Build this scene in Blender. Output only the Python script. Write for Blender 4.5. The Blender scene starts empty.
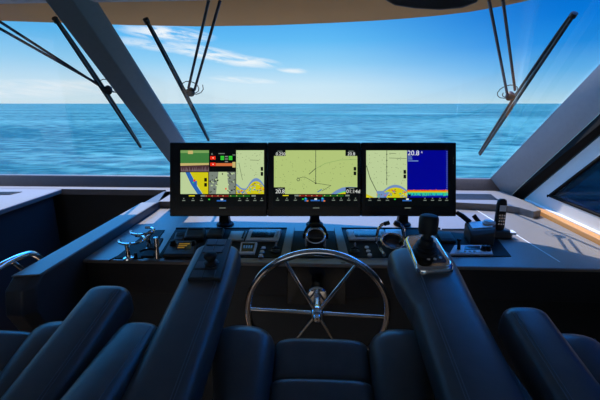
import bpy, bmesh, math, random
from mathutils import Vector, Matrix
random.seed(7)
sc = bpy.context.scene
COL = sc.collection
V = Vector
R = math.radians

# ------------------------------------------------------------------ camera
F = 380.0
EYE = V((0, 0, 1.45))
cam_d = bpy.data.cameras.new('camera')
cam = bpy.data.objects.new('camera', cam_d)
COL.objects.link(cam)
cam_d.sensor_width = 36
cam_d.lens = F / 600 * 36
cam_d.clip_start = .02
cam_d.clip_end = 60000
cam.location = EYE
cam.rotation_euler = (R(90 - 14.25), 0, R(2.5))
sc.camera = cam
RM = cam.rotation_euler.to_matrix()

# helpers that turn a position measured on the photograph into a place in the cabin
def ray(u, v): return RM @ V(((u - 300) / F, (200 - v) / F, -1))
def Pz(u, v, z):
    r = ray(u, v); return EYE + r * ((z - EYE.z) / r.z)
def Py(u, v, y):
    r = ray(u, v); return EYE + r * (y / r.y)
def Px(u, v, x):
    r = ray(u, v); return EYE + r * (x / r.x)
def Pn(u, v, o, n):
    r = ray(u, v); return EYE + r * ((o - EYE).dot(n) / r.dot(n))

# ------------------------------------------------------------------ materials
def s2l(c):
    return tuple((x / 255 / 12.92) if x / 255 <= .04045 else ((x / 255 + .055) / 1.055) ** 2.4 for x in c)
def mat(name, col, rough=.5, metal=0, spec=.5, noise=0, nscale=40, bump=0, bscale=200, coat=0):
    m = bpy.data.materials.new(name); m.use_nodes = True
    nt = m.node_tree; b = nt.nodes['Principled BSDF']
    b.inputs['Base Color'].default_value = (*col, 1)
    b.inputs['Roughness'].default_value = rough
    b.inputs['Metallic'].default_value = metal
    b.inputs['Specular IOR Level'].default_value = spec
    b.inputs['Coat Weight'].default_value = coat
    tc = nt.nodes.new('ShaderNodeTexCoord')
    if noise:
        n = nt.nodes.new('ShaderNodeTexNoise'); n.inputs['Scale'].default_value = nscale
        n.inputs['Detail'].default_value = 5
        nt.links.new(tc.outputs['Object'], n.inputs['Vector'])
        mx = nt.nodes.new('ShaderNodeMix'); mx.data_type = 'RGBA'
        mx.inputs[6].default_value = (*[c * (1 - noise) for c in col], 1)
        mx.inputs[7].default_value = (*[min(1, c * (1 + noise)) for c in col], 1)
        nt.links.new(n.outputs['Fac'], mx.inputs[0])
        nt.links.new(mx.outputs[2], b.inputs['Base Color'])
    if bump:
        n = nt.nodes.new('ShaderNodeTexNoise'); n.inputs['Scale'].default_value = bscale
        n.inputs['Detail'].default_value = 4
        nt.links.new(tc.outputs['Object'], n.inputs['Vector'])
        bp = nt.nodes.new('ShaderNodeBump'); bp.inputs['Strength'].default_value = bump
        bp.inputs['Distance'].default_value = .001
        nt.links.new(n.outputs['Fac'], bp.inputs['Height'])
        nt.links.new(bp.outputs['Normal'], b.inputs['Normal'])
    return m

M = {}
M['leather'] = mat('leather', (.054, .066, .078), .34, spec=.6, noise=.25, nscale=30, bump=.35, bscale=420)
M['thread'] = mat('thread', (.10, .14, .19), .6)
M['dash'] = mat('dash', (.19, .168, .152), .34, spec=.7, noise=.08, nscale=60, bump=.25, bscale=600)
M['dash_dark'] = mat('dash_dark', (.045, .05, .058), .42, noise=.2, nscale=20)
M['sill_leather'] = mat('sill_leather', (.068, .050, .043), .55, noise=.25, nscale=80, bump=.4, bscale=500)
M['sill'] = mat('sill', (.15, .135, .13), .55, noise=.15, nscale=90, bump=.3, bscale=500)
M['fascia'] = mat('fascia', (.012, .013, .016), .5, noise=.2)
M['fascia_gloss'] = mat('fascia_gloss', (.02, .02, .022), .15)
M['black'] = mat('black', (.010, .011, .013), .5, spec=.2)
M['tray'] = mat('tray', (.008, .008, .009), .6, spec=.12)
M['black_soft'] = mat('black_soft', (.018, .019, .022), .55)
M['rubber'] = mat('rubber', (.008, .008, .009), .6)
M['chrome'] = mat('chrome', (.82, .82, .83), .09, metal=1)
M['steel'] = mat('steel', (.55, .56, .58), .25, metal=1)
M['bluegrey'] = mat('bluegrey', (.58, .63, .69), .35, noise=.08)
M['silver'] = mat('silver', (.42, .42, .42), .4, metal=.3)
M['white'] = mat('white', (.72, .72, .70), .4)
M['button'] = mat('button', (.8, .8, .77), .4)
M['bezel'] = mat('bezel', (.006, .008, .011), .22, spec=.4)
M['pillar'] = mat('pillar', (.13, .175, .20), .5, noise=.1, nscale=50, bump=.3, bscale=600)
M['pillar_light'] = mat('pillar_light', (.30, .30, .305), .5, noise=.08, nscale=50)
M['seal'] = mat('seal', (.014, .013, .012), .9, spec=.08)
M['wall_white'] = mat('wall_white', (.64, .60, .55), .5, noise=.04, nscale=20)
M['headliner'] = mat('headliner', (.34, .35, .37), .7, noise=.1)
M['soffit'] = mat('soffit', (.34, .19, .085), .8, noise=.1, nscale=4, spec=.0)
M['darkwall'] = mat('darkwall', (.020, .021, .024), .6, noise=.2)
M['wiper'] = mat('wiper', (.009, .010, .013), .45, spec=.3)
M['wiper_arm'] = mat('wiper_arm', (.006, .009, .035), .4)
M['chrome_beige_refl'] = mat('chrome_beige_reflection', (.75, .62, .42), .12, metal=1)  # lever plate chrome, with the beige it mirrors put into its colour

def teak(name, c1, c2):
    m = mat(name, c1, .4)
    nt = m.node_tree; b = nt.nodes['Principled BSDF']
    tc = nt.nodes.new('ShaderNodeTexCoord'); mp = nt.nodes.new('ShaderNodeMapping')
    mp.inputs['Scale'].default_value = (40, 3, 40)
    n = nt.nodes.new('ShaderNodeTexNoise'); n.inputs['Scale'].default_value = 2; n.inputs['Detail'].default_value = 6
    mx = nt.nodes.new('ShaderNodeMix'); mx.data_type = 'RGBA'
    mx.inputs[6].default_value = (*c1, 1); mx.inputs[7].default_value = (*c2, 1)
    nt.links.new(tc.outputs['Object'], mp.inputs[0]); nt.links.new(mp.outputs[0], n.inputs['Vector'])
    nt.links.new(n.outputs['Fac'], mx.inputs[0]); nt.links.new(mx.outputs[2], b.inputs['Base Color'])
    return m
M['teak'] = teak('teak', (.42, .17, .045), (.62, .30, .09))
M['floor'] = teak('floor_teak', (.20, .11, .05), (.30, .17, .08))

def glass(name, tint, refl):
    m = bpy.data.materials.new(name); m.use_nodes = True
    nt = m.node_tree; nt.nodes.clear()
    o = nt.nodes.new('ShaderNodeOutputMaterial'); t = nt.nodes.new('ShaderNodeBsdfTransparent')
    t.inputs[0].default_value = (*tint, 1)
    g = nt.nodes.new('ShaderNodeBsdfGlossy'); g.inputs['Roughness'].default_value = .02
    fr = nt.nodes.new('ShaderNodeFresnel'); fr.inputs['IOR'].default_value = 1.35
    ml = nt.nodes.new('ShaderNodeMath'); ml.operation = 'MULTIPLY'; ml.inputs[1].default_value = refl
    mx = nt.nodes.new('ShaderNodeMixShader')
    nt.links.new(fr.outputs[0], ml.inputs[0]); nt.links.new(ml.outputs[0], mx.inputs[0])
    nt.links.new(t.outputs[0], mx.inputs[1]); nt.links.new(g.outputs[0], mx.inputs[2])
    nt.links.new(mx.outputs[0], o.inputs[0])
    return m
M['glass'] = glass('windscreen_glass', (.985, .99, .99), .10)
M['glass_dark'] = glass('tinted_glass', (.13, .21, .30), .3)

_scr = {}
def scr(name, rgb):
    """a lit patch of a display"""
    m = mat('display_' + name, (0, 0, 0), .25, spec=.2)
    b = m.node_tree.nodes['Principled BSDF']
    b.inputs['Emission Color'].default_value = (*s2l(rgb), 1)
    b.inputs['Emission Strength'].default_value = 1
    _scr[name] = m
for n_, c_ in dict(black=(4, 7, 9), chart=(176, 196, 120), pale=(186, 206, 152), green=(62, 122, 60), lgreen=(120, 160, 90), tan=(196, 176, 110),
                   brown=(70, 45, 50), mauve=(112, 92, 98), blue=(40, 98, 176), lblue=(110, 140, 190), yellow=(206, 196, 20), orange=(206, 110, 60), red=(235, 45, 20),
                   dred=(120, 28, 20), bgreen=(50, 200, 50), dgreen=(20, 90, 20), white=(222, 226, 220), grey=(120, 130, 120), deep=(2, 4, 140),
                   cyan=(30, 190, 190), ink=(70, 84, 60), amber=(120, 92, 26), dimblue=(40, 76, 112), hot=(225, 110, 10), teal=(60, 200, 120)).items():
    scr(n_, c_)
SK = list(_scr.keys()); SM = [_scr[k] for k in SK]
def si(k): return SK.index(k)

# ------------------------------------------------------------------ mesh building
class MB:
    def __init__(s): s.bm = bmesh.new()
    def face(s, pts, mi=0):
        f = s.bm.faces.new([s.bm.verts.new(p) for p in pts]); f.material_index = mi; return f
    def loft(s, rings, mi=0, closed=True, caps=True):
        rv = [[s.bm.verts.new(p) for p in r] for r in rings]
        n = len(rv[0])
        for a, b in zip(rv, rv[1:]):
            for i in range(n if closed else n - 1):
                f = s.bm.faces.new((a[i], a[(i + 1) % n], b[(i + 1) % n], b[i])); f.material_index = mi
        if caps and closed:
            for r in (rv[0][::-1], rv[-1]):
                f = s.bm.faces.new(r); f.material_index = mi
        return s
    def prism(s, poly, off, mi=0):
        """poly: loop of points, off: extrusion vector"""
        off = V(off); return s.loft([[V(p) for p in poly], [V(p) + off for p in poly]], mi)
    def box(s, c, size, rot=None, mi=0):
        c = V(c); h = V(size) / 2; rot = rot or Matrix.Identity(3)
        q = [(-1, -1), (1, -1), (1, 1), (-1, 1)]
        return s.loft([[c + rot @ V((x * h.x, y * h.y, z * h.z)) for x, y in q] for z in (-1, 1)], mi)
    def tube(s, path, r, n=12, mi=0, caps=True):
        path = [V(p) for p in path]; rings = []; prev = None
        for i, p in enumerate(path):
            t = (path[min(i + 1, len(path) - 1)] - path[max(i - 1, 0)]).normalized()
            if prev is None:
                a = t.orthogonal().normalized()
            else:
                a = (prev - t * prev.dot(t)).normalized()
            prev = a; b = t.cross(a)
            rr = r[i] if isinstance(r, (list, tuple)) else r
            rings.append([p + (a * math.cos(k * 2 * math.pi / n) + b * math.sin(k * 2 * math.pi / n)) * rr for k in range(n)])
        return s.loft(rings, mi, caps=caps)
    def cyl(s, p0, p1, r, r2=None, n=24, mi=0):
        return s.tube([p0, p1], [r, r if r2 is None else r2], n, mi)
    def lathe(s, c, axis, prof, n=28, mi=0):
        """prof: list of (radius, height along axis)"""
        c = V(c); ax = V(axis).normalized(); a = ax.orthogonal().normalized(); b = ax.cross(a)
        return s.loft([[c + ax * h + (a * math.cos(k * 2 * math.pi / n) + b * math.sin(k * 2 * math.pi / n)) * max(r, 1e-4) for k in range(n)] for r, h in prof], mi)
    def torus(s, c, ax, R_, r, n=64, m=14, mi=0, a0=0, a1=2 * math.pi, up=None):
        c = V(c); ax = V(ax).normalized(); a = V(up) if up else ax.orthogonal().normalized(); b = ax.cross(a)
        full = abs(a1 - a0 - 2 * math.pi) < 1e-6
        pts = [c + (a * math.cos(t) + b * math.sin(t)) * R_ for t in [a0 + (a1 - a0) * k / n for k in range(n + (0 if full else 1))]]
        if not full: return s.tube(pts, r, m, mi)
        rings = []
        for k, p in enumerate(pts):
            d = (p - c).normalized()
            rings.append([p + (d * math.cos(j * 2 * math.pi / m) + ax * math.sin(j * 2 * math.pi / m)) * r for j in range(m)])
        rings.append(rings[0])
        s.loft(rings, mi, caps=False)
        bmesh.ops.remove_doubles(s.bm, verts=s.bm.verts, dist=1e-6)
        return s
    def pad(s, st, e=3.2, n=32, mi=0, endr=.04, back=True):
        """upholstered bar through stations (center, half width, half height); rounded ends; width runs along X"""
        cs = [V(a[0]) for a in st]; rings = []
        def ring(c, t, hw, hh):
            r = V((1, 0, 0)); up = r.cross(t).normalized(); out = []
            for k in range(n):
                a = k * 2 * math.pi / n; ca, sa = math.cos(a), math.sin(a)
                out.append(c + r * (math.copysign(abs(ca) ** (2 / e), ca) * hw) + up * (math.copysign(abs(sa) ** (2 / e), sa) * hh))
            return out
        T = [(cs[min(i + 1, len(cs) - 1)] - cs[max(i - 1, 0)]).normalized() for i in range(len(cs))]
        def endcap(i, sign):
            out = []
            for k in range(1, 8):
                a = k / 7 * math.pi / 2 * .97
                sh = endr * (1 - math.cos(a))
                out.append(ring(cs[i] + T[i] * sign * endr * math.sin(a), T[i], max(st[i][1] - sh, .003), max(st[i][2] - sh, .003)))
            return out
        rings = (endcap(0, -1)[::-1] if back else []) + [ring(c, t, a[1], a[2]) for c, t, a in zip(cs, T, st)] + endcap(len(cs) - 1, 1)
        return s.loft(rings, mi)
    def text(s, txt, o, xa, ya, size, mi=0, align='LEFT'):
        cu = bpy.data.curves.new('t', 'FONT'); cu.body = txt; cu.size = size; cu.align_x = align
        ob = bpy.data.objects.new('t', cu); COL.objects.link(ob)
        bpy.context.view_layer.update()
        me = ob.to_mesh()
        vs = [s.bm.verts.new(V(o) + V(xa) * v.co.x + V(ya) * v.co.y) for v in me.vertices]
        for p in me.polygons:
            try:
                f = s.bm.faces.new([vs[i] for i in p.vertices]); f.material_index = mi
            except ValueError: pass
        ob.to_mesh_clear(); bpy.data.objects.remove(ob); bpy.data.curves.remove(cu)
        return s
    def build(s, name, mats, parent=None, bevel=0, smooth=True, angle=35, subsurf=0, normals=True, seg=2):
        if normals: bmesh.ops.recalc_face_normals(s.bm, faces=s.bm.faces)
        me = bpy.data.meshes.new(name)
        off = V((0, 0, 0)); p = parent
        while p: off += p.location; p = p.parent
        loc = V((0, 0, 0))
        if parent is None:
            c = [v.co for v in s.bm.verts]
            loc = V(((min(a.x for a in c) + max(a.x for a in c)) / 2, (min(a.y for a in c) + max(a.y for a in c)) / 2, min(a.z for a in c)))
            off = loc
        for v in s.bm.verts: v.co -= off
        s.bm.to_mesh(me); s.bm.free()
        for m in (mats if isinstance(mats, list) else [mats]): me.materials.append(m)
        if smooth:
            me.shade_smooth(); me.set_sharp_from_angle(angle=R(angle))
        o = bpy.data.objects.new(name, me); COL.objects.link(o); o.location = loc
        if parent: o.parent = parent
        if bevel:
            b = o.modifiers.new('bevel', 'BEVEL'); b.width = bevel; b.segments = seg; b.limit_method = 'ANGLE'; b.angle_limit = R(30)
        if subsurf:
            b = o.modifiers.new('sub', 'SUBSURF'); b.levels = b.render_levels = subsurf
        return o

def thing(name, label, cat, loc, group=None):
    o = bpy.data.objects.new(name, None); COL.objects.link(o); o.location = loc; o.empty_display_size = .05
    o['label'] = label; o['category'] = cat
    if group: o['group'] = group
    return o
def tag(o, label, cat, group=None):
    o['label'] = label; o['category'] = cat
    if group: o['group'] = group
    return o
def struct(o):
    o['kind'] = 'structure'; return o

# ------------------------------------------------------------------ heights of the place
ZD = EYE.z - .575           # dashboard surface
ZL = EYE.z - .537            # window ledge and side cheek
ZF = -.20                   # cabin floor
WB = V((0, 2.45, EYE.z - .47))      # foot of the windscreen
WU = V((0, -.731, .682))            # up the windscreen
WN = V((0, -.682, -.731))           # its inward normal
XR, XL = 1.25, -2.95

# ------------------------------------------------------------------ sea
def sea_material():
    m = mat('sea_water', (.0, .16, .22), .14, spec=.16)
    nt = m.node_tree; b = nt.nodes['Principled BSDF']; b.inputs['IOR'].default_value = 1.33
    tc = nt.nodes.new('ShaderNodeTexCoord')
    def noise(scale, sc3, detail, dist=.4):
        mp = nt.nodes.new('ShaderNodeMapping'); mp.inputs['Scale'].default_value = sc3
        mp.inputs['Rotation'].default_value = (0, 0, R(12))
        n = nt.nodes.new('ShaderNodeTexNoise'); n.inputs['Scale'].default_value = scale
        n.inputs['Detail'].default_value = detail; n.inputs['Distortion'].default_value = dist
        nt.links.new(tc.outputs['Object'], mp.inputs[0]); nt.links.new(mp.outputs[0], n.inputs['Vector'])
        return n
    a = noise(.60, (.55, 1, 1), 7); c = noise(2.2, (.6, 1, 1), 4); d = noise(.02, (.6, 1.4, 1), 4)
    mxh = nt.nodes.new('ShaderNodeMath'); mxh.operation = 'MULTIPLY_ADD'; mxh.inputs[1].default_value = .22
    nt.links.new(c.outputs['Fac'], mxh.inputs[0]); nt.links.new(a.outputs['Fac'], mxh.inputs[2])
    bp = nt.nodes.new('ShaderNodeBump'); bp.inputs['Strength'].default_value = 1.0; bp.inputs['Distance'].default_value = .8
    nt.links.new(mxh.outputs[0], bp.inputs['Height'])
    rp = nt.nodes.new('ShaderNodeValToRGB')  # lighter wave streaks put into the colour in place of reflections
    rp.color_ramp.elements[0].position = .43; rp.color_ramp.elements[0].color = (.002, .054, .078, 1)
    rp.color_ramp.elements[1].position = .60; rp.color_ramp.elements[1].color = (.044, .160, .168, 1)
    mm = nt.nodes.new('ShaderNodeMath'); mm.operation = 'MULTIPLY_ADD'; mm.inputs[1].default_value = .4
    m2 = nt.nodes.new('ShaderNodeMath'); m2.operation = 'MULTIPLY'; m2.inputs[1].default_value = .6
    nt.links.new(a.outputs['Fac'], m2.inputs[0]); nt.links.new(d.outputs['Fac'], mm.inputs[0]); nt.links.new(m2.outputs[0], mm.inputs[2])
    nt.links.new(mm.outputs[0], rp.inputs[0])
    df = nt.nodes.new('ShaderNodeBsdfDiffuse'); gl = nt.nodes.new('ShaderNodeBsdfGlossy'); gl.inputs['Roughness'].default_value = .12
    nt.links.new(rp.outputs[0], df.inputs[0])
    for q in (df, gl): nt.links.new(bp.outputs['Normal'], q.inputs['Normal'])
    fr = nt.nodes.new('ShaderNodeFresnel'); fr.inputs['IOR'].default_value = 1.33; nt.links.new(bp.outputs['Normal'], fr.inputs['Normal'])
    mf = nt.nodes.new('ShaderNodeMath'); mf.operation = 'MULTIPLY'; mf.inputs[1].default_value = .17; nt.links.new(fr.outputs[0], mf.inputs[0])
    ms = nt.nodes.new('ShaderNodeMixShader'); nt.links.new(mf.outputs[0], ms.inputs[0]); nt.links.new(df.outputs[0], ms.inputs[1]); nt.links.new(gl.outputs[0], ms.inputs[2])
    nt.links.new(ms.outputs[0], nt.nodes['Material Output'].inputs[0]); nt.nodes.remove(b)
    return m
b = MB(); b.face([(-25000, -3000, -3.4), (25000, -3000, -3.4), (25000, 32000, -3.4), (-25000, 32000, -3.4)])
struct(b.build('sea', sea_material(), smooth=False))

# ------------------------------------------------------------------ room shell
b = MB(); b.box(((XL + XR) / 2, -.2, ZF - .03), (XR - XL + .3, 5.9, .06)); struct(b.build('floor', M['floor'], smooth=False))
ZC = EYE.z + .46
b = MB(); b.box(((XL + XR) / 2, -.82, ZC + .03), (XR - XL + .3, 4.5, .06)); struct(b.build('ceiling', M['headliner'], smooth=False))
b = MB(); b.box(((XL + XR) / 2, 2.44, (ZF + ZL - .04) / 2), (XR - XL + .3, .06, ZL - ZF - .04)); struct(b.build('wall_front', M['darkwall'], smooth=False))
# back wall with an open doorway to the aft deck
b = MB()
for x0, x1, z0, z1 in ((XL, -2.7, ZF, ZC), (.95, XR, ZF, ZC), (-2.7, .95, ZF + 1.98, ZC)):
    b.box(((x0 + x1) / 2, -3.05, (z0 + z1) / 2), (x1 - x0, .06, z1 - z0))
struct(b.build('wall_back', M['darkwall'], smooth=False))

def side_wall(name, X, th, mats, win_front, win_bot, win_top, win_back, front_lo, front_hi, zlo):
    """wall in a plane of constant X, window cut parallel to the raked windscreen"""
    b = MB()
    def q(pts, mi=0): b.prism([V((X, y, z)) for y, z in pts], (th, 0, 0), mi)
    (fy0, fz0), (fy1, fz1) = front_lo, front_hi          # raked front edge
    (wy0, wz0) = win_front; wy1 = wy0 + (win_top - wz0) * (fy1 - fy0) / (fz1 - fz0)
    q([(fy0, fz0), (fy1, fz1), (wy1, win_top), (wy0, wz0)])           # strip in front of the window
    q([(fy1, fz1), (-3.05, fz1), (win_back, win_top), (wy1, win_top)])
    q([(win_back, win_bot), (win_back, win_top), (-3.05, fz1), (-3.05, fz0)])
    q([(fy0, fz0), (wy0, wz0), (win_back, win_bot), (-3.05, fz0)])
    o = struct(b.build(name, mats, smooth=False))
    g = MB(); g.prism([V((X + th * .14, y, z)) for y, z in ((wy0, wz0), (wy1, win_top), (win_back, win_top), (win_back, win_bot))], (th * .1, 0, 0))
    fr = MB()
    loop = [(wy0, wz0), (wy1, win_top), (win_back, win_top), (win_back, win_bot)]
    cy = sum(p[0] for p in loop) / 4; cz = sum(p[1] for p in loop) / 4
    for i in range(4):
        a, c = loop[i], loop[(i + 1) % 4]
        A = V((X - .002 * (1 if th > 0 else -1), *a)); C_ = V((X - .002 * (1 if th > 0 else -1), *c))
        d = (C_ - A).normalized(); n = d.cross(V((1, 0, 0)))
        if n.dot(V((0, cy, cz)) - V((0, A.y, A.z))) < 0: n = -n
        fr.prism([A, C_, C_ + n * .009, A + n * .009], (th * .2, 0, 0))
    return o, g, fr
pc = Px(547, 196, XR); pb = Px(600, 216.5, XR); pt = Px(600, 157, XR)
e3a = Px(524, 198, XR); e3b = Px(600, 134, XR)
k3 = (e3b.y - e3a.y) / (e3b.z - e3a.z)
ztop = ZC
zb = e3a.z - .01
fr_lo = (e3a.y, zb); fr_hi = (e3a.y + k3 * (ztop - zb), ztop)
wr, g3, f3 = side_wall('wall_right', XR, .08, M['wall_white'], (pc.y, pc.z), pb.z, ZC - .12, -1.6, fr_lo, fr_hi, ZF)
w3 = struct(g3.build('window_3', M['glass_dark'], smooth=False)); f3.build('window_frame', M['seal'], w3, smooth=False)
b = MB(); b.box((XR + .05, -.4, (ZF + zb) / 2), (.08, 5.3, zb - ZF)); struct(b.build('wall_right_lower', M['darkwall'], smooth=False))
wl, g4, f4 = side_wall('wall_left', XL, -.08, M['pillar'], (pc.y, pc.z), pb.z, ZC - .12, -1.6, fr_lo, fr_hi, ZF)
w4 = struct(g4.build('window_4', M['glass_dark'], smooth=False)); f4.build('window_frame', M['seal'], w4, smooth=False)
b = MB(); b.box((XL - .05, -.4, (ZF + zb) / 2), (.08, 5.3, zb - ZF)); struct(b.build('wall_left_lower', M['darkwall'], smooth=False))

# windscreen: two raked panes, centre mullion, starboard pillar
def wp(x, t, n=0): return WB + V((x, 0, 0)) + WU * t + WN * n
TT = 1.34
b = MB(); b.prism([wp(-.84, -.04), wp(1.30, -.04), wp(1.36, TT), wp(-.93, TT)], -WN * .008); struct(b.build('window_1', M['glass'], smooth=False))
b = MB(); b.prism([wp(-.86, -.04), wp(-2.95, -.04), wp(-2.95, TT), wp(-.95, TT)], -WN * .008); struct(b.build('window_2', M['glass'], smooth=False))
# centre mullion, a chamfered bar
prof = [(.030, -.02), (.048, .05), (.075, .086), (.160, .067), (.190, .0), (.190, -.02)]
b = MB(); rings = []
for t, x0, k in ((-.06, -.890, .85), (1.40, -1.052, 1.0)):
    rings.append([wp(x0 + px * k, t, n) for px, n in prof])
b.loft(rings); struct(b.build('trim_1', M['pillar'], bevel=.004, angle=20))
# starboard pillar: light face from glass to side frame, dark seal
e1a, e1b = wp(1.144, -.02, .0), wp(1.250, 1.36, .0)
def on(x, u, v): return Px(u, v, x)
A2, B2 = on(1.205, 508, 198), on(1.235, 600, 113)
d2 = (B2 - A2).normalized()
A3, B3 = on(1.25, 524, 198), on(1.25, 600, 134)
d3 = (B3 - A3).normalized()
def at_z(A, d, z): return A + d * ((z - A.z) / d.z)
zlo, zhi = ZD - .02, ZC
lo = [wp(1.10, (ZL - .02 - WB.z) / .682), at_z(A2, d2, ZL - .06)]
hi = [wp(1.144 + .075 / .974 * 1.36, 1.36), at_z(A2, d2, ZC)]
outer_lo = wp(1.40, (ZL - .02 - WB.z) / .682); outer_hi = wp(1.46, 1.36)
A_, B_ = hi[1], hi[1] + V((.10, .14, 0))
r0 = [lo[0], lo[1], at_z(A2, d2, ZL - .06) + V((.10, .14, 0)), outer_lo]; r1 = [hi[0], A_, B_, outer_hi]
b = MB(); b.loft([[p.lerp(q_, k / 16).lerp(p2.lerp(q2, k / 16), j / 8) for i in range(4) for p, q_, p2, q2 in [(r0[i], r1[i], r0[(i + 1) % 4], r1[(i + 1) % 4])] for j in range(8)] for k in range(17)])
struct(b.build('trim_2', M['pillar_light'], angle=40))
b = MB(); s_lo = [at_z(A2, d2, ZL - .07), at_z(A3, d3, ZL - .07)]; s_hi = [at_z(A2, d2, ZC), at_z(A3, d3, ZC)]
b.loft([[s_lo[0] + V((.004, 0, 0)), s_lo[1] + V((0.0, 0, 0)), s_lo[1] + V((.06, .06, 0)), s_lo[0] + V((.06, .05, 0))],
        [s_hi[0] + V((.004, 0, 0)), s_hi[1] + V((0.0, 0, 0)), s_hi[1] + V((.06, .06, 0)), s_hi[0] + V((.06, .05, 0))]])
struct(b.build('trim_3', M['seal'], smooth=False))
# interior header over the glass
b = MB()
b.loft([[V((x, 1.40, EYE.z + z0)), V((x, 1.55, EYE.z + z0 - .012)), V((x, 1.60, EYE.z + .47)), V((x, 1.40, EYE.z + .47))] for x, z0 in ((-2.95, .378), (-.5, .386), (.0, .398), (.3, .415), (1.3, .45))])
struct(b.build('trim_4', M['headliner']))
# roof overhang outside the glass, with a curved lip
lip_px = [(-330, 17), (-200, 19), (-100, 20.5), (0, 22), (60, 24), (130, 26.3), (200, 27.6), (270, 26.6), (330, 24.3), (370, 22.3), (400, 20.3), (435, 17.3), (467, 13.6), (500, 7.8), (525, 2.4), (545, -4), (570, -12), (600, -22)]
lip = [Pz(u, v, EYE.z + .42) for u, v in lip_px]
b = MB()
b.loft([[V((p.x, 1.50, p.z + .02)), V((p.x, (p.y + 1.5) / 2, p.z + .022)), V((p.x, max(1.55, p.y - .10), p.z + .012)), V((p.x, max(1.56, p.y - .035), p.z)), V((p.x, max(1.58, p.y), p.z + .012)), V((p.x, max(1.57, p.y - .03), p.z + .07)), V((p.x, 1.50, p.z + .10))] for p in lip])
struct(b.build('roof_overhang', M['soffit'], angle=25))

# unseen deck below the glass, added to bounce warm light onto the overhang
b = MB(); b.prism([V((-3.2, 2.62, EYE.z - .62)), V((1.6, 2.62, EYE.z - .62)), V((.6, 7.5, EYE.z - 1.62)), V((-2.2, 7.5, EYE.z - 1.62))], (0, 0, -.08))
struct(b.build('bounce_foredeck', mat('bounce_deck_paint', (.55, .49, .41), .5, noise=.05), smooth=False))

# padded upstand under the glass, and the window ledge
b = MB(); b.loft([[V((x, 2.40, ZL - .02)), V((x, 2.405, ZL + .004)), V((x, 2.44, WB.z + .004)), V((x, 2.50, WB.z - .004)), V((x, 2.50, ZL - .02))] for x in (XL, 1.20)])
struct(b.build('trim_5', M['sill_leather'], bevel=.006))
lr = [Pz(u, v, ZL) for u, v in ((455, 202.3), (500, 204.5), (520, 207.5), (534, 211.5), (541, 210), (541, 204))]
yl = Pz(300, 203, ZL).y
ll = Pz(153, 203, ZL); yl2 = Pz(100, 189.3, ZL).y
poly = [V((XL, 2.44, ZL)), V((1.17, 2.44, ZL)), V((1.19, lr[-1].y, ZL)), lr[4], lr[3], lr[2], lr[1], lr[0], V((ll.x, yl, ZL)), V((-.89, yl, ZL)), V((-.96, yl2, ZL)), V((-1.65, yl2, ZL)), V((XL, yl2, ZL))]
b = MB(); b.prism(poly, (0, 0, -.037)); struct(b.build('trim_6', M['sill'], bevel=.005))
# teak trim and white waterway along the starboard side
b = MB()
ta, tb = Pz(519, 199, ZD + .030), Pz(590, 243, ZD + .030)
b.loft([[V((XR - .055, y, ZD - .02)), V((XR - .052, y, ZD + .018)), V((XR - .02, y, ZD + .022)), V((XR - .02, y, ZD - .02))] for y in (2.25, .9)])
struct(b.build('trim_7', M['teak'], bevel=.003))
b = MB(); b.box((XR - .006, 1.55, ZD + .002), (.028, 1.36, .05)); struct(b.build('trim_8', M['wall_white'], bevel=.003))

# air vent slot on the ledge
t = thing('air_vent', 'black slotted demister vent let into the ledge by the right pillar', 'vent', (0, 0, 0))
q = [Pz(u, v, ZL + .003) for u, v in ((455, 193.5), (491, 194), (498, 199.5), (455, 199))]
t.location = (sum((p for p in q), V()) / 4); t.location.z = ZL
b = MB(); b.prism(q, (0, 0, -.002)); b.build('frame', M['black_soft'], t, smooth=False)
b = MB()
for k in range(5):
    f0 = .12 + k * .18
    A, B = q[0].lerp(q[3], f0), q[1].lerp(q[2], f0)
    b.prism([A.lerp(B, .03), A.lerp(B, .97), A.lerp(B, .97) + V((0, -.008, 0)), A.lerp(B, .03) + V((0, -.008, 0))], (0, 0, .002))
b.build('slat', M['black'], t, smooth=False)
t = thing('air_vent', 'dark demister vent let into the far left counter under the glass', 'vent', (0, 0, 0))
q = [Pz(u, v, ZL + .003) for u, v in ((-40, 192), (22, 191.5), (10, 194.2), (-40, 195.5))]
t.location = (sum((p for p in q), V()) / 4); t.location.z = ZL
b = MB(); b.prism(q, (0, 0, -.002)); b.build('frame', M['black_soft'], t, smooth=False)
b = MB()
for k in range(4):
    A, B = q[0].lerp(q[3], .15 + k * .22), q[1].lerp(q[2], .15 + k * .22)
    b.prism([A.lerp(B, .03), A.lerp(B, .97), A.lerp(B, .97) + V((0, -.008, 0)), A.lerp(B, .03) + V((0, -.008, 0))], (0, 0, .002))
b.build('slat', M['black'], t, smooth=False)

# ------------------------------------------------------------------ left counter
t = thing('side_counter', 'grey-topped counter at far left beyond the dark stairwell', 'counter', (-2.25, 1.5, ZF))
b = MB(); b.box((-2.30, 1.63, ZL - .016), (1.30, 1.45, .030)); b.build('counter_top', M['sill'], t, bevel=.006)
b = MB(); b.box((-2.31, 1.60, (ZF + ZL - .03) / 2), (1.26, 1.37, ZL - .03 - ZF)); b.build('cabinet_body', M['darkwall'], t, smooth=False)

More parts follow.
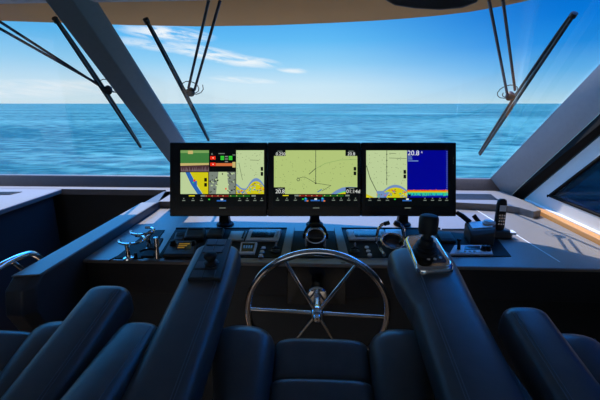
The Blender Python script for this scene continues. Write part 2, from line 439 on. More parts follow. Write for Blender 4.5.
# ------------------------------------------------------------------ helm console
t = thing('helm_console', 'wide dark helm console with blue-grey dash top carrying the screens and wheel', 'console', (0.1, 1.75, ZF))
FY = 1.305
dl = Pz(75, 265.5, ZD)
b = MB()
top = [V((-.884, FY, ZD)), V((XR - .06, FY, ZD)), V((XR - .06, 2.30, ZD)), V((-.884, 2.30, ZD))]
b.prism(top, (0, 0, -.014)); b.build('dash_top', M['dash'], t, bevel=.004)
b = MB(); b.box((.15, FY + .02, ZD - .0145 - .0625), (2.06, .02, .125)); b.build('front_fascia', M['fascia'], t, bevel=.003)
b = MB(); b.box((.20, FY + .13, (ZD - .14 + ZF) / 2), (2.0, .02, ZD - .14 - ZF)); b.build('lower_panel', M['fascia'], t, smooth=False)
b = MB(); b.box((.20, FY + .08, ZD - .15), (2.0, .12, .014)); b.build('fascia_return', M['fascia'], t, smooth=False)
# steering panel between the two instrument groups
q = [Py(u, v, FY + .008) for u, v in ((287, 263.5), (346, 263.5), (346, 305), (287, 305))]
b = MB(); b.prism(q, (0, .012, 0)); b.build('steering_panel', M['bezel'], t, bevel=.003)
# raised rib frames on the dash
def strip(px, w, h, name, m):
    A, B = Pz(*px[0], ZD), Pz(*px[1], ZD)
    d = (B - A).normalized(); n = V((-d.y, d.x, 0)) * w / 2
    b = MB(); b.prism([A + n + V((0, 0, -.004)), B + n + V((0, 0, -.004)), B - n + V((0, 0, -.004)), A - n + V((0, 0, -.004))], (0, 0, h + .004))
    return b.build(name, m, t, bevel=.002)
for px, w in ((((291, 229), (285, 259)), .035), (((337.5, 229), (344.5, 259)), .035)):
    strip(px, w, .010, 'rib', M['dash'])
for px in (((176, 229.2), (290, 229.2)), ((338, 229.2), (440, 229.2)), ((442, 230.4), (490, 230.4))):
    strip(px, .012, .008, 'tray_edge', M['black'])
# black trays that hold the instruments
def tray(pts, name='instrument_tray', m='tray', h=.003):
    b = MB(); b.prism([Pz(u, v, ZD - .003) for u, v in pts], (0, 0, h + .003)); b.build(name, M[m], t, smooth=False)
tray(((176, 230), (288, 230), (282, 258.5), (158, 258.5)))
tray(((294, 232), (334, 232), (340, 259), (289, 259)))
tray(((341, 230), (440, 230), (440, 258.5), (348, 258.5)))
tray(((440, 231), (490, 231), (511, 257.5), (440, 257.5)))
# black triangular panel with the two folded holders at left
tray(((150, 231.2), (165, 231.2), (143, 259.5), (115, 259.5)), 'holder_panel', 'tray', .0035)
strip(((164, 232.3), (109, 261)), .004, .004, 'seam', M['black'])
strip(((470.5, 206.2), (560, 262)), .0045, .0012, 'seam', M['white'])
# left cheek: padded rim ending in a pointed, chamfered block
xa, xb = -.965, -.885
prof = [(2.30, ZL), (1.075, ZL), (1.035, ZL - .028), (1.02, ZL - .105), (1.13, ZL - .34), (1.40, ZF), (2.30, ZF)]
b = MB(); b.loft([[V((xa + (.0), y, z)) for y, z in prof], [V((xa + .055, y - .0, z)) for y, z in prof], [V((xb, y + (.03 if i in (1, 2, 3, 4) else 0), z)) for i, (y, z) in enumerate(prof)]])
b.build('side_cheek', M['dash_dark'], t, bevel=.004, angle=20)
b = MB(); b.prism([V((xa - .002, 1.07, ZL)), V((xb + .002, 1.085, ZL)), V((xb + .002, 2.0, ZL)), V((xa - .002, 2.0, ZL))], (0, 0, .006)); b.build('cheek_cap', M['dash'], t, bevel=.003)

# stainless grab rail by the stairwell
t = thing('grab_rail', 'curved stainless grab rail beside the dark stairwell at left', 'rail', (-1.0, 1.0, ZF))
p = [Px(u, v, -1.0) for u, v in ((-14, 292), (-13, 277), (0, 266.5), (12, 260), (22, 255.8), (31, 253.8), (38, 256.5), (44, 263), (47, 272))]
p.append(V((-.978, p[-1].y + .02, p[-1].z - .06)))
def smooth_path(p, n=6):
    out = []
    for i in range(len(p) - 1):
        p0, p1, p2, p3 = p[max(i - 1, 0)], p[i], p[i + 1], p[min(i + 2, len(p) - 1)]
        for k in range(n):
            s = k / n
            out.append(.5 * ((2 * p1) + (p2 - p0) * s + (2 * p0 - 5 * p1 + 4 * p2 - p3) * s * s + (3 * p1 - p0 - 3 * p2 + p3) * s ** 3))
    return out + [p[-1]]
b = MB(); b.tube(smooth_path(p), .011, 14); b.build('rail', M['chrome'], t)
b = MB(); b.cyl(p[3] + V((0, 0, -.005)), p[3] + V((.0, .09, -.12)), .008); b.cyl(p[0], V((p[0].x, p[0].y, ZF + .001)), .011); b.build('post', M['chrome'], t)

# ------------------------------------------------------------------ three multifunction displays
TI = R(14)
MO = EYE + ray(313, 180) * (1.72)          # middle of the screen bank
MX = V((1, 0, 0)); MY = V((0, math.sin(TI), math.cos(TI))); MN = V((0, -math.cos(TI), math.sin(TI)))
def S(u, v, k=0):
    p = Pn(u, v, MO, MN)
    return p + MN * k
PXM = 1.72 / F
def srect(b, u0, v0, u1, v1, c, k=.0004):
    b.face([S(u0, v1, k), S(u1, v1, k), S(u1, v0, k), S(u0, v0, k)], si(c))
def spoly(b, pts, c, k):
    b.face([S(u, v, k) for u, v in pts][::-1], si(c))
def sline(b, pts, w, c, k):
    for (u0, v0), (u1, v1) in zip(pts, pts[1:]):
        L = math.hypot(u1 - u0, v1 - v0) or 1
        nx, ny = -(v1 - v0) / L * w / 2, (u1 - u0) / L * w / 2
        spoly(b, [(u0 + nx, v0 + ny), (u1 + nx, v1 + ny), (u1 - nx, v1 - ny), (u0 - nx, v0 - ny)], c, k)
def stext(b, txt, u, v, h, c, k=.0022, align='LEFT'):
    b.text(txt, S(u, v, k), MX, MY, h * PXM * 1.38, si(c), align)
def coast(b, u0, u1, vb, top, seed, k0=.0012):
    """blue shallows, yellow land and speckle along a chart's lower edge; top(f) is the shore height in px"""
    rnd = random.Random(seed); n = 14
    us = [u0 + (u1 - u0) * i / n for i in range(n + 1)]
    sh = [top(i / n) for i in range(n + 1)]
    for i in range(n):
        spoly(b, [(us[i], vb), (us[i], vb - sh[i] - 1.0), (us[i + 1], vb - sh[i + 1] - 1.0), (us[i + 1], vb)], 'lblue', k0)
        spoly(b, [(us[i], vb), (us[i], vb - sh[i] * .86), (us[i + 1], vb - sh[i + 1] * .86), (us[i + 1], vb)], 'yellow', k0 + .0002)
    for j in range(60):
        f = rnd.random(); u = u0 + (u1 - u0) * f * .97; hgt = top(f)
        if hgt < 2: continue
        v = vb - rnd.random() * hgt * .7 - .5
        w = .8 + rnd.random() * 1.9
        spoly(b, [(u, v), (u + w, v - .3), (u + w * .8, v + .7), (u + .1, v + .6)], rnd.choice(['blue', 'blue', 'lblue', 'lblue', 'teal', 'amber', 'red', 'pale']), k0 + .0004 + j * .00001)
def sounding(b, u0, v0, u1, v1, n, seed):
    rnd = random.Random(seed)
    for j in range(n):
        u = u0 + (u1 - u0) * rnd.random(); v = v0 + (v1 - v0) * rnd.random()
        srect(b, u, v, u + .55, v + .45, 'ink', .0009)
def toolbar(b, u0, u1, v0):
    w = u1 - u0
    for f in (.05, .16, .26, .71, .80, .89, .97):
        u = u0 + w * f
        srect(b, u - .5, v0 + 4.2, u + .5, v0 + 5.2, 'grey', .0012)
        srect(b, u - 1.6, v0 + 6.3, u + 1.6, v0 + 7.1, 'grey', .0012)
    srect(b, u0 + w * .34, v0 + 5.0, u0 + w * .36, v0 + 6.2, 'bgreen', .0012)
    srect(b, u0 + w * .44, v0 + 6.3, u0 + w * .55, v0 + 7.6, 'blue', .0011)
    srect(b, u0 + w * .485, v0 + 4.8, u0 + w * .515, v0 + 6.4, 'white', .0013)
def gauge(b, u0, u1, v0):
    w = u1 - u0
    srect(b, u0 + w * .30, v0 + .5, u0 + w * .58, v0 + 2.2, 'dred', .0012)
    srect(b, u0 + w * .58, v0 + .5, u0 + w * .83, v0 + 2.2, 'dgreen', .0012)
    srect(b, u0 + w * .11, v0 + .7, u0 + w * .18, v0 + 1.7, 'yellow', .0012)
    srect(b, u0 + w * .25, v0 + .4, u0 + w * .30, v0 + 2.0, 'grey', .0012)
    srect(b, u0 + w * .85, v0 + .4, u0 + w * .90, v0 + 2.0, 'grey', .0012)
    for f in (.31, .38, .45, .51, .60, .67, .75): srect(b, u0 + w * f, v0 + .8, u0 + w * f + .8, v0 + 1.7, 'tan', .0014)

def display(label, u0, u1, a0, a1, stand_u, paint, name='multifunction_display'):
    v0, v1 = 142.2, 216.4
    base = Pz(stand_u, 229.3, ZD)
    t = thing(name, label, 'display', (base.x, base.y, ZD), 'helm screen bank')
    c = [S(u0, v0), S(u1, v0), S(u1, v1), S(u0, v1)]
    b = MB(); b.prism([p + MN * -.004 for p in c], -MN * .05); b.build('housing', M['bezel'], t, bevel=.005)
    b = MB(); b.prism([S(u0 + .9, v0 + .9, 0), S(u1 - .9, v0 + .9, 0), S(u1 - .9, v1 - .9, 0), S(u0 + .9, v1 - .9, 0)], -MN * .006); b.build('bezel', M['bezel'], t, smooth=False)
    b = MB(); paint(b); b.build('screen', SM, t, smooth=False, normals=False)
    b = MB(); um = (a0 + a1) / 2 + .5; srect(b, um - 3.2, 207.6, um + 3.2, 208.3, 'grey', .0008)
    b.build('maker_mark', SM, t, smooth=False, normals=False)
    hang = S(stand_u, 205, -.055)
    b = MB()
    b.lathe((base.x, base.y + .065, ZD + .0006), (0, 0, 1), [(.042, 0), (.042, .008), (.030, .016), (.024, .03)])
    b.loft([[V((base.x + sx * w, y + sy * d, z)) for sx, sy in ((-1, -1), (1, -1), (1, 1), (-1, 1))] for y, z, w, d in
            ((base.y + .065, ZD + .01, .026, .022), (base.y + .06, ZD + .05, .022, .02), (hang.y, hang.z, .022, .02))])
    b.build('stand', M['black'], t, bevel=.004)
    b = MB()
    for k in range(3):
        for s_ in (0, 1): pass
        srect(b, u1 - 3.6, 158 + k * 2.6, u1 - 3.2, 158.4 + k * 2.6, 'grey', .0008)
    b.build('indicator_lights', SM, t, smooth=False, normals=False)
    return t

def paint_left(b):
    srect(b, 179.7, 149.8, 264.3, 206.4, 'black', .0002)
    srect(b, 180.5, 150.3, 209, 163.2, 'green', .0006); srect(b, 180.5, 150.3, 209, 153, 'lgreen', .0007); srect(b, 188, 150.6, 193, 154, 'tan', .0008)
    spoly(b, [(180.5, 163.2), (180.5, 165.8), (209, 165), (209, 163)], 'tan', .0008)
    srect(b, 180.5, 165.3, 209, 171.6, 'brown', .0007)
    rnd = random.Random(3)
    for j in range(14):
        u = 181 + j * 2; spoly(b, [(u, 171.5), (u + rnd.random() * 2, 166 + rnd.random() * 2), (u + 2, 171.5)], 'mauve', .0008)
    srect(b, 180.5, 172.3, 208.3, 194, 'pale', .0006)
    spoly(b, [(190, 172.3), (208.3, 172.3), (208.3, 194), (203, 194), (196, 183)], 'yellow', .0008)
    spoly(b, [(185.5, 172.3), (190, 172.3), (194, 180), (197, 181), (197, 186), (202.5, 194), (197.5, 194), (191, 184)], 'blue', .0010)
    srect(b, 193.5, 179.5, 195.5, 181.5, 'red', .0012); srect(b, 192.6, 182, 194, 183, 'bgreen', .0012)
    for v in (178, 183): srect(b, 204.3, v, 207, v + 3.6, 'black', .0012)
    # engine page
    srect(b, 209.6, 150.3, 235.6, 171.6, 'black', .0006)
    srect(b, 210.3, 156.2, 215.6, 159.7, 'red', .0009); srect(b, 210.3, 162.6, 215.6, 166, 'red', .0009)
    srect(b, 212.6, 157.4, 213.6, 158.5, 'white', .0011); srect(b, 212.6, 163.8, 213.6, 164.9, 'white', .0011)
    srect(b, 215.8, 163.2, 235.6, 166, 'orange', .0009)
    for u in (220.6, 228.8):
        srect(b, u, 156, u + 3.6, 157.9, 'bgreen', .0009); srect(b, u, 158.2, u + 3.6, 160, 'bgreen', .0009)
    for v in (156, 158.4, 161): srect(b, 225, v, 228, v + 1.2, 'grey', .0009)
    srect(b, 218.5, 153.2, 224.8, 154, 'grey', .0009); srect(b, 232.6, 154.6, 235.6, 155.4, 'grey', .0009); srect(b, 232.4, 162, 235.6, 167.5, 'tan', .0010)
    spoly(b, [(211, 154.6), (212, 152.8), (213, 154.6)], 'grey', .0009)
    # camera view of the deck
    srect(b, 209, 171.9, 235.6, 194, 'grey', .0006); spoly(b, [(218.5, 171.9), (227, 171.9), (229, 194), (216, 194)], 'pale', .0008)
    for j in range(70):
        u = 209.4 + rnd.random() * 25; v = 172 + rnd.random() * 20.5
        if 217 < u < 227: continue
        spoly(b, [(u, v), (u + .6 + rnd.random() * 1.6, v + rnd.random()), (u + 1.3, v + 1.6), (u - .1, v + 1.2)], rnd.choice(['black', 'black', 'pale', 'ink']), .0010 + j * .00001)
    srect(b, 225.3, 188, 226.6, 189.6, 'red', .0018); srect(b, 222, 173.2, 223, 174.8, 'black', .0018)
    # chart
    srect(b, 236.2, 150.3, 264, 194, 'pale', .0006); sounding(b, 237, 152, 262, 176, 34, 5)
    sline(b, [(239, 163), (242.5, 180)], .4, 'ink', .0010); sline(b, [(250, 160), (259, 160.4)], .4, 'ink', .0010)
    coast(b, 236.2, 264, 194, lambda f: (4.5 + 5 * math.exp(-(f * 8) ** 2) + 10.5 * max(0, 1 - ((f - .72) / .34) ** 2)), 11)
    for v in (167, 172): srect(b, 260.8, v, 263.2, v + 3.8, 'black', .0024)
    srect(b, 179.7, 194, 264.3, 206.4, 'black', .0024)
    b2 = b
    gauge_k(b2, 179.7, 264.3, 194.6)
def gauge_k(b, a0, a1, v):
    n0 = len(b.bm.faces); gauge(b, a0, a1, v); toolbar(b, a0, a1, v - .8)
    b.bm.faces.ensure_lookup_table()
    for f in b.bm.faces[n0:]:
        for w in f.verts: w.co += MN * .0016

def paint_mid(b):
    srect(b, 273.4, 149.8, 358, 206.4, 'black', .0002)
    srect(b, 274, 150.3, 357.3, 194, 'chart', .0006); sounding(b, 275, 157, 352, 190, 90, 8)
    sline(b, [(315.7, 150.5), (315.7, 183.5)], .6, 'ink', .0011)
    for k in range(6): srect(b, 315.2, 156 + k * 5, 316.3, 156.4 + k * 5, 'ink', .0012)
    srect(b, 315, 182.6, 316.4, 184, 'black', .0014)
    sline(b, [(309, 174.3), (315.5, 168.5)], .7, 'ink', .0011)
    sline(b, [(299, 178), (303, 177), (306, 177.6), (315.4, 183), (331, 185.5), (322, 191)], .45, 'ink', .0011)
    sline(b, [(316, 168.5), (325, 163.5), (340, 160), (356, 159.5)], .35, 'lgreen', .0010)
    for k in range(8):
        a0_, a1_ = k * math.pi / 4, (k + 1) * math.pi / 4
        sline(b, [(298.3 + 1.4 * math.cos(a0_), 179.6 + 1.4 * math.sin(a0_)), (298.3 + 1.4 * math.cos(a1_), 179.6 + 1.4 * math.sin(a1_))], .6, 'ink', .0012)
    spoly(b, [(317, 191.8), (318, 192.4), (322, 189.8), (321.5, 189)], 'blue', .0012)
    spoly(b, [(331, 194), (336, 190.5), (342, 187.6), (349, 186.8), (357.3, 187.2), (357.3, 194)], 'lblue', .0010)
    spoly(b, [(336, 194), (342, 191.6), (348, 190.6), (357.3, 190.6), (357.3, 194)], 'teal', .0012)
    spoly(b, [(337.5, 194), (343, 192.4), (348, 191.8), (357.3, 191.8), (357.3, 194)], 'yellow', .0014)
    for u0, v0, u1, v1 in ((274, 150, 285.6, 156), (345.4, 150, 357.4, 156), (274, 187.3, 285, 194), (345.6, 187.3, 357.4, 194)): srect(b, u0, v0, u1, v1, 'black', .0017)
    stext(b, '0.250', 275.8, 155.4, 3.2, 'white', .0022); stext(b, '20.8', 275.4, 193.2, 4.0, 'white', .0022)
    stext(b, '20.8', 347.4, 155.4, 3.2, 'white', .0022); stext(b, '01:14d', 346.2, 193, 3.7, 'white', .0022)
    for u, v in ((277.5, 150.9), (348.5, 150.9), (277.8, 188.2), (349, 188.2)): srect(b, u, v, u + 5, v + .7, 'grey', .0020)
    for v in (167, 171.6): srect(b, 353.6, v, 356.2, v + 3.6, 'black', .0016)
    srect(b, 273.4, 194, 358, 206.4, 'black', .0024); gauge_k(b, 273.4, 358, 194.3)
    for u in (304.6, 321.4):
        srect(b, u, 198.2, u + 2.6, 201.4, 'blue', .0042); srect(b, u + 2, 200.2, u + 3.8, 201.6, 'orange', .0044); srect(b, u + .2, 197.6, u + 1.6, 199, 'cyan', .0044)

def paint_right(b):
    srect(b, 365.6, 149.8, 449, 206.4, 'black', .0002)
    srect(b, 366.2, 150.4, 407, 197.6, 'pale', .0006); sounding(b, 368, 152, 405, 184, 60, 21)
    sline(b, [(386.7, 150.5), (386.7, 185)], .5, 'ink', .0011)
    sline(b, [(366.4, 165.5), (370, 178), (376, 190), (379, 196)], .7, 'ink', .0011); sline(b, [(389, 158), (406.5, 158.6)], .4, 'ink', .0011); sline(b, [(389, 153.4), (396, 153.6)], .4, 'ink', .0011)
    for k in range(5): srect(b, 386, 154 + k * 6.2, 387.4, 154.8 + k * 6.2, 'ink', .0012)
    coast(b, 376.5, 407, 197.6, lambda f: 5.6 if f < .25 else 5.6 + 6.2 * max(0, 1 - ((f - .62) / .40) ** 2), 14)
    spoly(b, [(377, 197.6), (377, 191.5), (386, 192.5), (390, 191.8), (386, 197.6)], 'lblue', .0019)
    spoly(b, [(366.2, 197.6), (366.2, 194), (370, 195.6), (374, 197.6)], 'yellow', .0014)
    for v in (170, 174.6): srect(b, 403.4, v, 406, v + 3.8, 'black', .0024)
    # echo sounder
    srect(b, 407.2, 150.4, 447.8, 197.6, 'deep', .0008)
    srect(b, 407.2, 190.0, 447.8, 191.6, 'hot', .0012); srect(b, 407.2, 191.4, 447.8, 192.4, 'yellow', .0013); srect(b, 407.2, 192.3, 447.8, 193.3, 'teal', .0013)
    srect(b, 407.2, 193.3, 447.8, 195, 'cyan', .0012); srect(b, 407.2, 195, 447.8, 196, 'blue', .0012)
    rnd = random.Random(2)
    for j in range(40):
        u = 407.3 + rnd.random() * 39.5; srect(b, u, 189.4 + rnd.random() * 1.2, u + .8, 191, 'hot' if j % 2 else 'red', .0014 + j * .00001)
        srect(b, u, 193.4, u + .7, 194.6 + rnd.random() * 1.6, 'teal' if j % 3 else 'deep', .0014 + j * .00001)
    stext(b, '20.8', 407.3, 155.3, 4.9, 'white', .0022)
    stext(b, 'ft', 420.9, 153.2, 2.0, 'white', .0022)
    for v, w in ((156.6, 4), (158.5, 4.5), (160.5, 10.5)): srect(b, 407.8, v, 407.8 + w, v + .9, 'lblue', .0016)
    for k in range(22): srect(b, 446.2, 151.5 + k * 2, 447.4, 152 + k * 2, 'lblue', .0016)
    srect(b, 408, 194.4, 410.4, 196.6, 'black', .0020)
    srect(b, 365.6, 197.6, 449, 206.4, 'black', .0024)
    n0 = len(b.bm.faces); toolbar(b, 365.6, 449, 193.6); b.bm.faces.ensure_lookup_table()
    for f in b.bm.faces[n0:]:
        for w in f.verts: w.co += MN * .0016

display('left screen of the bank, split into green, red and yellow chart panes', 169.2, 267.2, 179.7, 264.3, 222, paint_left)
display('middle screen of the bank, filled by one yellow-green sea chart', 267.5, 361.0, 273.4, 358, 314.5, paint_mid)
display('right screen of the bank, half chart and half deep blue depth sounder', 361.3, 456.8, 365.6, 449, 405, paint_right)

# ------------------------------------------------------------------ steering wheel
WC = Py(317, 313, 1.12)
ta = R(-8)
wy = V((0, math.sin(ta), math.cos(ta))); wn = V((0, -math.cos(ta), math.sin(ta)))   # up along the wheel, towards the seat
t = thing('steering_wheel', 'large chrome six-spoke steering wheel on the console front', 'steering wheel', WC)
Rw = .2285
b = MB(); b.torus(WC, wn, Rw, .0115, 96, 16); b.build('rim', M['chrome'], t)
for k in range(6):
    a = R(-2.5 + k * 60)
    d = V((1, 0, 0)) * math.cos(a) + wy * math.sin(a)
    b = MB(); b.tube([WC + d * .018, WC + d * .12, WC + d * (Rw - .004)], [.0068, .0060, .0056], 12); b.build('spoke', M['chrome'], t)
b = MB(); b.lathe(WC - wn * .020, wn, [(.0, 0), (.019, 0), (.022, .006), (.022, .030), (.018, .038), (.014, .040), (.014, .048), (.010, .056), (.0, .057)]); b.build('hub', M['chrome'], t)
sh = V((0, 1, .06)).normalized()
b = MB(); b.cyl(WC, WC + sh * .190, .012); b.build('shaft', M['steel'], t)
b = MB(); b.lathe(WC + sh * .105, -sh, [(.0, -.05), (.024, -.05), (.032, -.01), (.036, 0), (.032, .006), (.014, .008), (.0, .008)]); b.build('flange', M['chrome'], t)

# ------------------------------------------------------------------ seats
SL = math.tan(R(12.5))
def arm_top(y, dz=0): return EYE.z - (.42 + SL * (1.12 - y)) + dz
UPN = V((0, -math.sin(R(12.5)), math.cos(R(12.5)))); FWD = V((0, math.cos(R(12.5)), math.sin(R(12.5))))
def arm_pt(x, y, n=0): return V((x, y, arm_top(y))) + UPN * n
def armrest(t, x0, x1, y0, y1, th, e, endr, seams, name='armrest', drop=0):
    cx, hw = (x0 + x1) / 2, (x1 - x0) / 2
    ys = [y0 + (y1 - y0) * k / 6 for k in range(7)]
    b = MB(); b.pad([(arm_pt(cx, y, -th / 2 - drop), hw, th / 2) for y in ys], e=e, endr=endr)
    a = b.build(name, M['leather'], t, angle=60)
    for xs in seams:
        f = (xs - cx) / hw; hgt = th / 2 * (1 - abs(f) ** e) ** (1 / e) - th / 2 - drop
        b = MB(); b.tube([arm_pt(xs, y, hgt) for y in [y0 + (y1 - y0) * k / 12 for k in range(13)]], .0011, 6)
        for k in range(int((y1 - y0) / .012)):
            pass
        b.build('stitching', M['thread'], a)
    return a

def seat(label, cx, left, right, lead):
    """left/right: (x0, x1, y1) of the armrests"""
    t = thing('captains_chair', label, 'chair', (cx, .62, ZF), 'helm seats')
    ZB = EYE.z
    def top(y, d=.586, sl=R(20)): return ZB - (d + math.tan(sl) * (.90 - y)) if y > .62 else ZB - (d + math.tan(sl) * .28 + math.tan(R(6)) * (.62 - y))
    # centre panels
    b = MB(); b.pad([(V((cx, y, top(y) - .06)),   .124, .06) for y in (.80, .83, .86, .878)], e=4.5, endr=.028); b.build('front_panel', M['leather'], t, angle=60)
    b = MB(); b.pad([(V((cx, y, top(y) - .052)), .126, .06) for y in (.33, .45, .55, .62, .66, .70, .74, .770)], e=4.5, endr=.02); b.build('rear_panel', M['leather'], t, angle=60)
    for s in (-1, 1):
        st = []
        for y, xo, dd in ((.33,   .230, .036), (.55,  .232, .036), (.66, .238, .040), (.72, .247, .044), (.78, .264, .048), (.83, .280, .050), (.855, .284, .048)):
            xi = .119
            st.append((V((cx + s * (xi + xo) / 2, y, top(y) + dd - .07)), (xo - xi) / 2, .07))
        b = MB(); b.pad(st, e=2.7, endr=.050); o = b.build('bolster', M['leather'], t, angle=60)
        for fr in (-.62, .62):
            b = MB(); b.tube([V((c.x + s * fr * hw, c.y, c.z + hh * (1 - abs(fr) ** 2.7) ** (1 / 2.7) + .0003)) for c, hw, hh in st], .0011, 6); b.build('stitching', M['thread'], o)
    b = MB(); b.pad([(V((cx, y, ZB - .80)), .21, .045) for y in (.32, .5, .7, .80)], e=5, endr=.02); b.build('seat_base', M['black'], t, angle=60)
    # low backrest
    b = MB()
    b.loft([[V((cx + a, y0 - .10 * (z - .62) + w, z)) for a, w in ((-.20, 0), (-.15, -.05), (.15, -.05), (.20, 0), (.15, .045), (-.15, .045))] for z, y0 in ((.62, .27), (.75, .27), (.90, .26), (.955, .25))])
    b.build('backrest', M['leather'], t, bevel=.02, seg=4, angle=60)
    b = MB(); b.lathe((cx, .56, ZF), (0, 0, 1), [(.0, 0), (.20, 0), (.20, .012), (.09, .03), (.06, .06), (.055, .25), (.055, .80)]); b.build('pedestal', M['steel'], t)
    arms = []
    for x0, x1, y1, seams in (left, right):
        arms.append(armrest(t, x0, x1, .36, y1, .105, 3.4, .04, seams))
    return t, arms

main, arms = seat('black leather helm chair at the steering wheel with joystick and lever armrests', .018,
                  (-.378, -.234, 1.085, (-.264, -.270)), (.250, .412, 1.085, (.284, .290)), True)
seat('left black leather helm chair, mostly cut by the frame edge', -.87, (-1.25, -1.13, .90, (-1.15,)), (-.612, -.492, .885, (-.515, -.521)), False)
seat('right black leather helm chair, only armrest and cushion edge in frame', .84, (.457, .568, .838, (.475, .481)), (1.08, 1.19, .85, (1.10,)), False)
for x0, x1, y1, dz, xs in ((-.478, -.368, .815, .508, -.39), (.35, .436, .775, .545, .425)):
    b = MB(); b.pad([(V(((x0 + x1) / 2, y, EYE.z - dz - .06 - .04 * (.8 - y))), (x1 - x0) / 2, .06) for y in (.36, .5, .65, y1 - .03)], e=3.2, endr=.035)
    o = b.build('side_bolster', M['leather'], main, angle=60)
    f = (xs - (x0 + x1) / 2) / ((x1 - x0) / 2); hg = .06 * (1 - abs(f) ** 3.2) ** (1 / 3.2)
    b = MB(); b.tube([V((xs, y, EYE.z - dz - .06 - .04 * (.8 - y) + hg + .0003)) for y in (.36, .5, .65, y1 - .03)], .0011, 6); b.build('stitching', M['thread'], o)

# control pad with joystick on the left armrest
AL, AR = arms
def plate(pts, h, name, m, parent, bev, n0=0):
    b = MB(); b.prism([p + UPN * n0 for p in pts], UPN * h); return b.build(name, m, parent, bevel=bev)
def AT(u, v, n=0): return Pn(u, v, arm_pt(0, 1.0, n), UPN)
q = [AT(187.5, 281), AT(220.5, 281), AT(232, 241), AT(207.5, 241)]
plate(q, .016, 'control_pad', M['black_soft'], AL, .003, -.008)
for f0, f1 in ((.08, .42), (.46, .80)):
    for j in (0, 1, 3, 4):
        g0, g1 = (j + .08) / 5, (j + .92) / 5
        pts = [q[0].lerp(q[1], a).lerp(q[3].lerp(q[2], a), c) for a, c in ((f0, g0), (f1, g0), (f1, g1), (f0, g1))]
        b = MB(); b.prism([p + UPN * .007 for p in pts], UPN * .003); b.build('key', M['dash_dark'], AL, bevel=.001)
jb = AT(211.5, 264, .008)
b = MB(); b.lathe(jb, UPN, [(.0, 0), (.019, 0), (.020, .006), (.014, .010), (.011, .014), (.012, .018), (.017, .022), (.0195, .029), (.017, .035), (.010, .038), (.0, .039)]); b.build('joystick', M['rubber'], AL)

b = MB(); b.pad([(arm_pt(cx_, y, -.0555), hw_, .0545) for y, cx_, hw_ in ((.80, .333, .078), (.86, .331, .081), (.92, .327, .087), (.97, .322, .094), (1.02, .320, .097), (1.088, .320, .097))], e=3.4, endr=.042); o = b.build('lever_pod', M['leather'], AR, angle=60)
# throttle lever on the right armrest
q = [AT(417, 274.5), AT(455.5, 273), AT(433, 236.5), AT(403, 239)]
def rrect(q, ins, n=6, rad=.028):
    c = sum((p for p in q), V()) / 4; out = []
    qq = [p + (c - p).normalized() * ins for p in q]
    for i in range(4):
        p, a, d = qq[i], qq[i - 1], qq[(i + 1) % 4]
        e0 = p + (a - p).normalized() * rad; e1 = p + (d - p).normalized() * rad
        for k in range(n + 1):
            s = k / n; out.append(e0 * (1 - s) ** 2 + p * 2 * s * (1 - s) + e1 * s * s)
    return out
b = MB(); b.loft([[p + UPN * h for p in rrect(q, i)] for i, h in ((-.002, -.006), (-.002, .004), (.003, .014), (.010, .018), (.016, .014))]); b.build('lever_surround', M['chrome'], AR, angle=50)
b = MB(); b.loft([[p + UPN * h for p in rrect(q, i, rad=.014)] for i, h in ((.013, .008), (.014, .0165))]); b.build('lever_plate', M['chrome_beige_refl'], AR)
b = MB(); cq = [q[0].lerp(q[1], a).lerp(q[3].lerp(q[2], a), c) for a, c in ((.24, .14), (.86, .14), (.84, .56), (.24, .54))]; b.loft([[p + UPN * h for p in rrect(cq, 0, rad=.010)] for h in (.012, .0168)]); b.build('button_panel', M['fascia_gloss'], AR)
for fx, fy in ((.36, .42), (.52, .44), (.68, .46), (.40, .24), (.57, .24), (.74, .26)):
    c = q[0].lerp(q[1], fx).lerp(q[3].lerp(q[2], fx), fy)
    b = MB(); b.lathe(c + UPN * .0168, UPN, [(.0, 0), (.0045, 0), (.0045, .002), (.0, .0022)], 14); b.build('button', M['button'], AR)
lb = AT(425, 252, .016)
b = MB(); b.lathe(lb, UPN, [(.0, 0), (.035, 0), (.036, .008), (.029, .012), (.032, .018), (.025, .023), (.028, .029), (.020, .034), (.018, .046), (.0, .047)]); b.build('lever_boot', M['rubber'], AR)
tipc = Pn(428.5, 224, lb, V((0, -1, 0)))
ax = (tipc - (lb + UPN * .03)).normalized()
k0 = lb + UPN * .03
L = (tipc - k0).length
b = MB(); b.lathe(k0, ax, [(.0, 0), (.011, 0), (.011, L - .030), (.024, L - .028), (.027, L - .020), (.0275, L + .016), (.024, L + .024), (.016, L + .028), (.0, L + .029)], 24); b.build('lever_knob', M['rubber'], AR)

# ------------------------------------------------------------------ instruments on the dash
def slab(px, h, z=ZD + .0036): return [Pz(u, v, z) for u, v in px], h
def device(name, label, cat, px, h, m, screen=None, sm=None, bev=.003, tilt=0, group=None, frame=None):
    """a low instrument: body with sloped face, optional display"""
    q = [Pz(u, v, ZD + .0036) for u, v in px]       # back left, back right, front right, front left (as they stand)
    c = sum((p for p in q), V()) / 4
    t = thing(name, label, cat, (c.x, c.y, ZD + .0036), group)
    up = [V((0, 0, h + tilt)), V((0, 0, h + tilt)), V((0, 0, h)), V((0, 0, h))]
    ins = [p + (c - p) * .05 for p in q]
    b = MB(); b.loft([q, [p + u * .7 for p, u in zip(q, up)], [p + u for p, u in zip(ins, up)]]); b.build('body', m, t, bevel=bev)
    topq = [p + u for p, u in zip(ins, up)]
    n = (topq[1] - topq[0]).cross(topq[3] - topq[0]).normalized()
    if n.z < 0: n = -n
    def on(fx, fy, k=.001): return topq[0].lerp(topq[1], fx).lerp(topq[3].lerp(topq[2], fx), fy) + n * k
    if screen:
        x0, y0, x1, y1 = screen
        b = MB(); b.prism([on(x0, y0, -.001), on(x1, y0, -.001), on(x1, y1, -.001), on(x0, y1, -.001)], n * .0025); b.build('screen', sm, t, smooth=False)
    return t, on, n
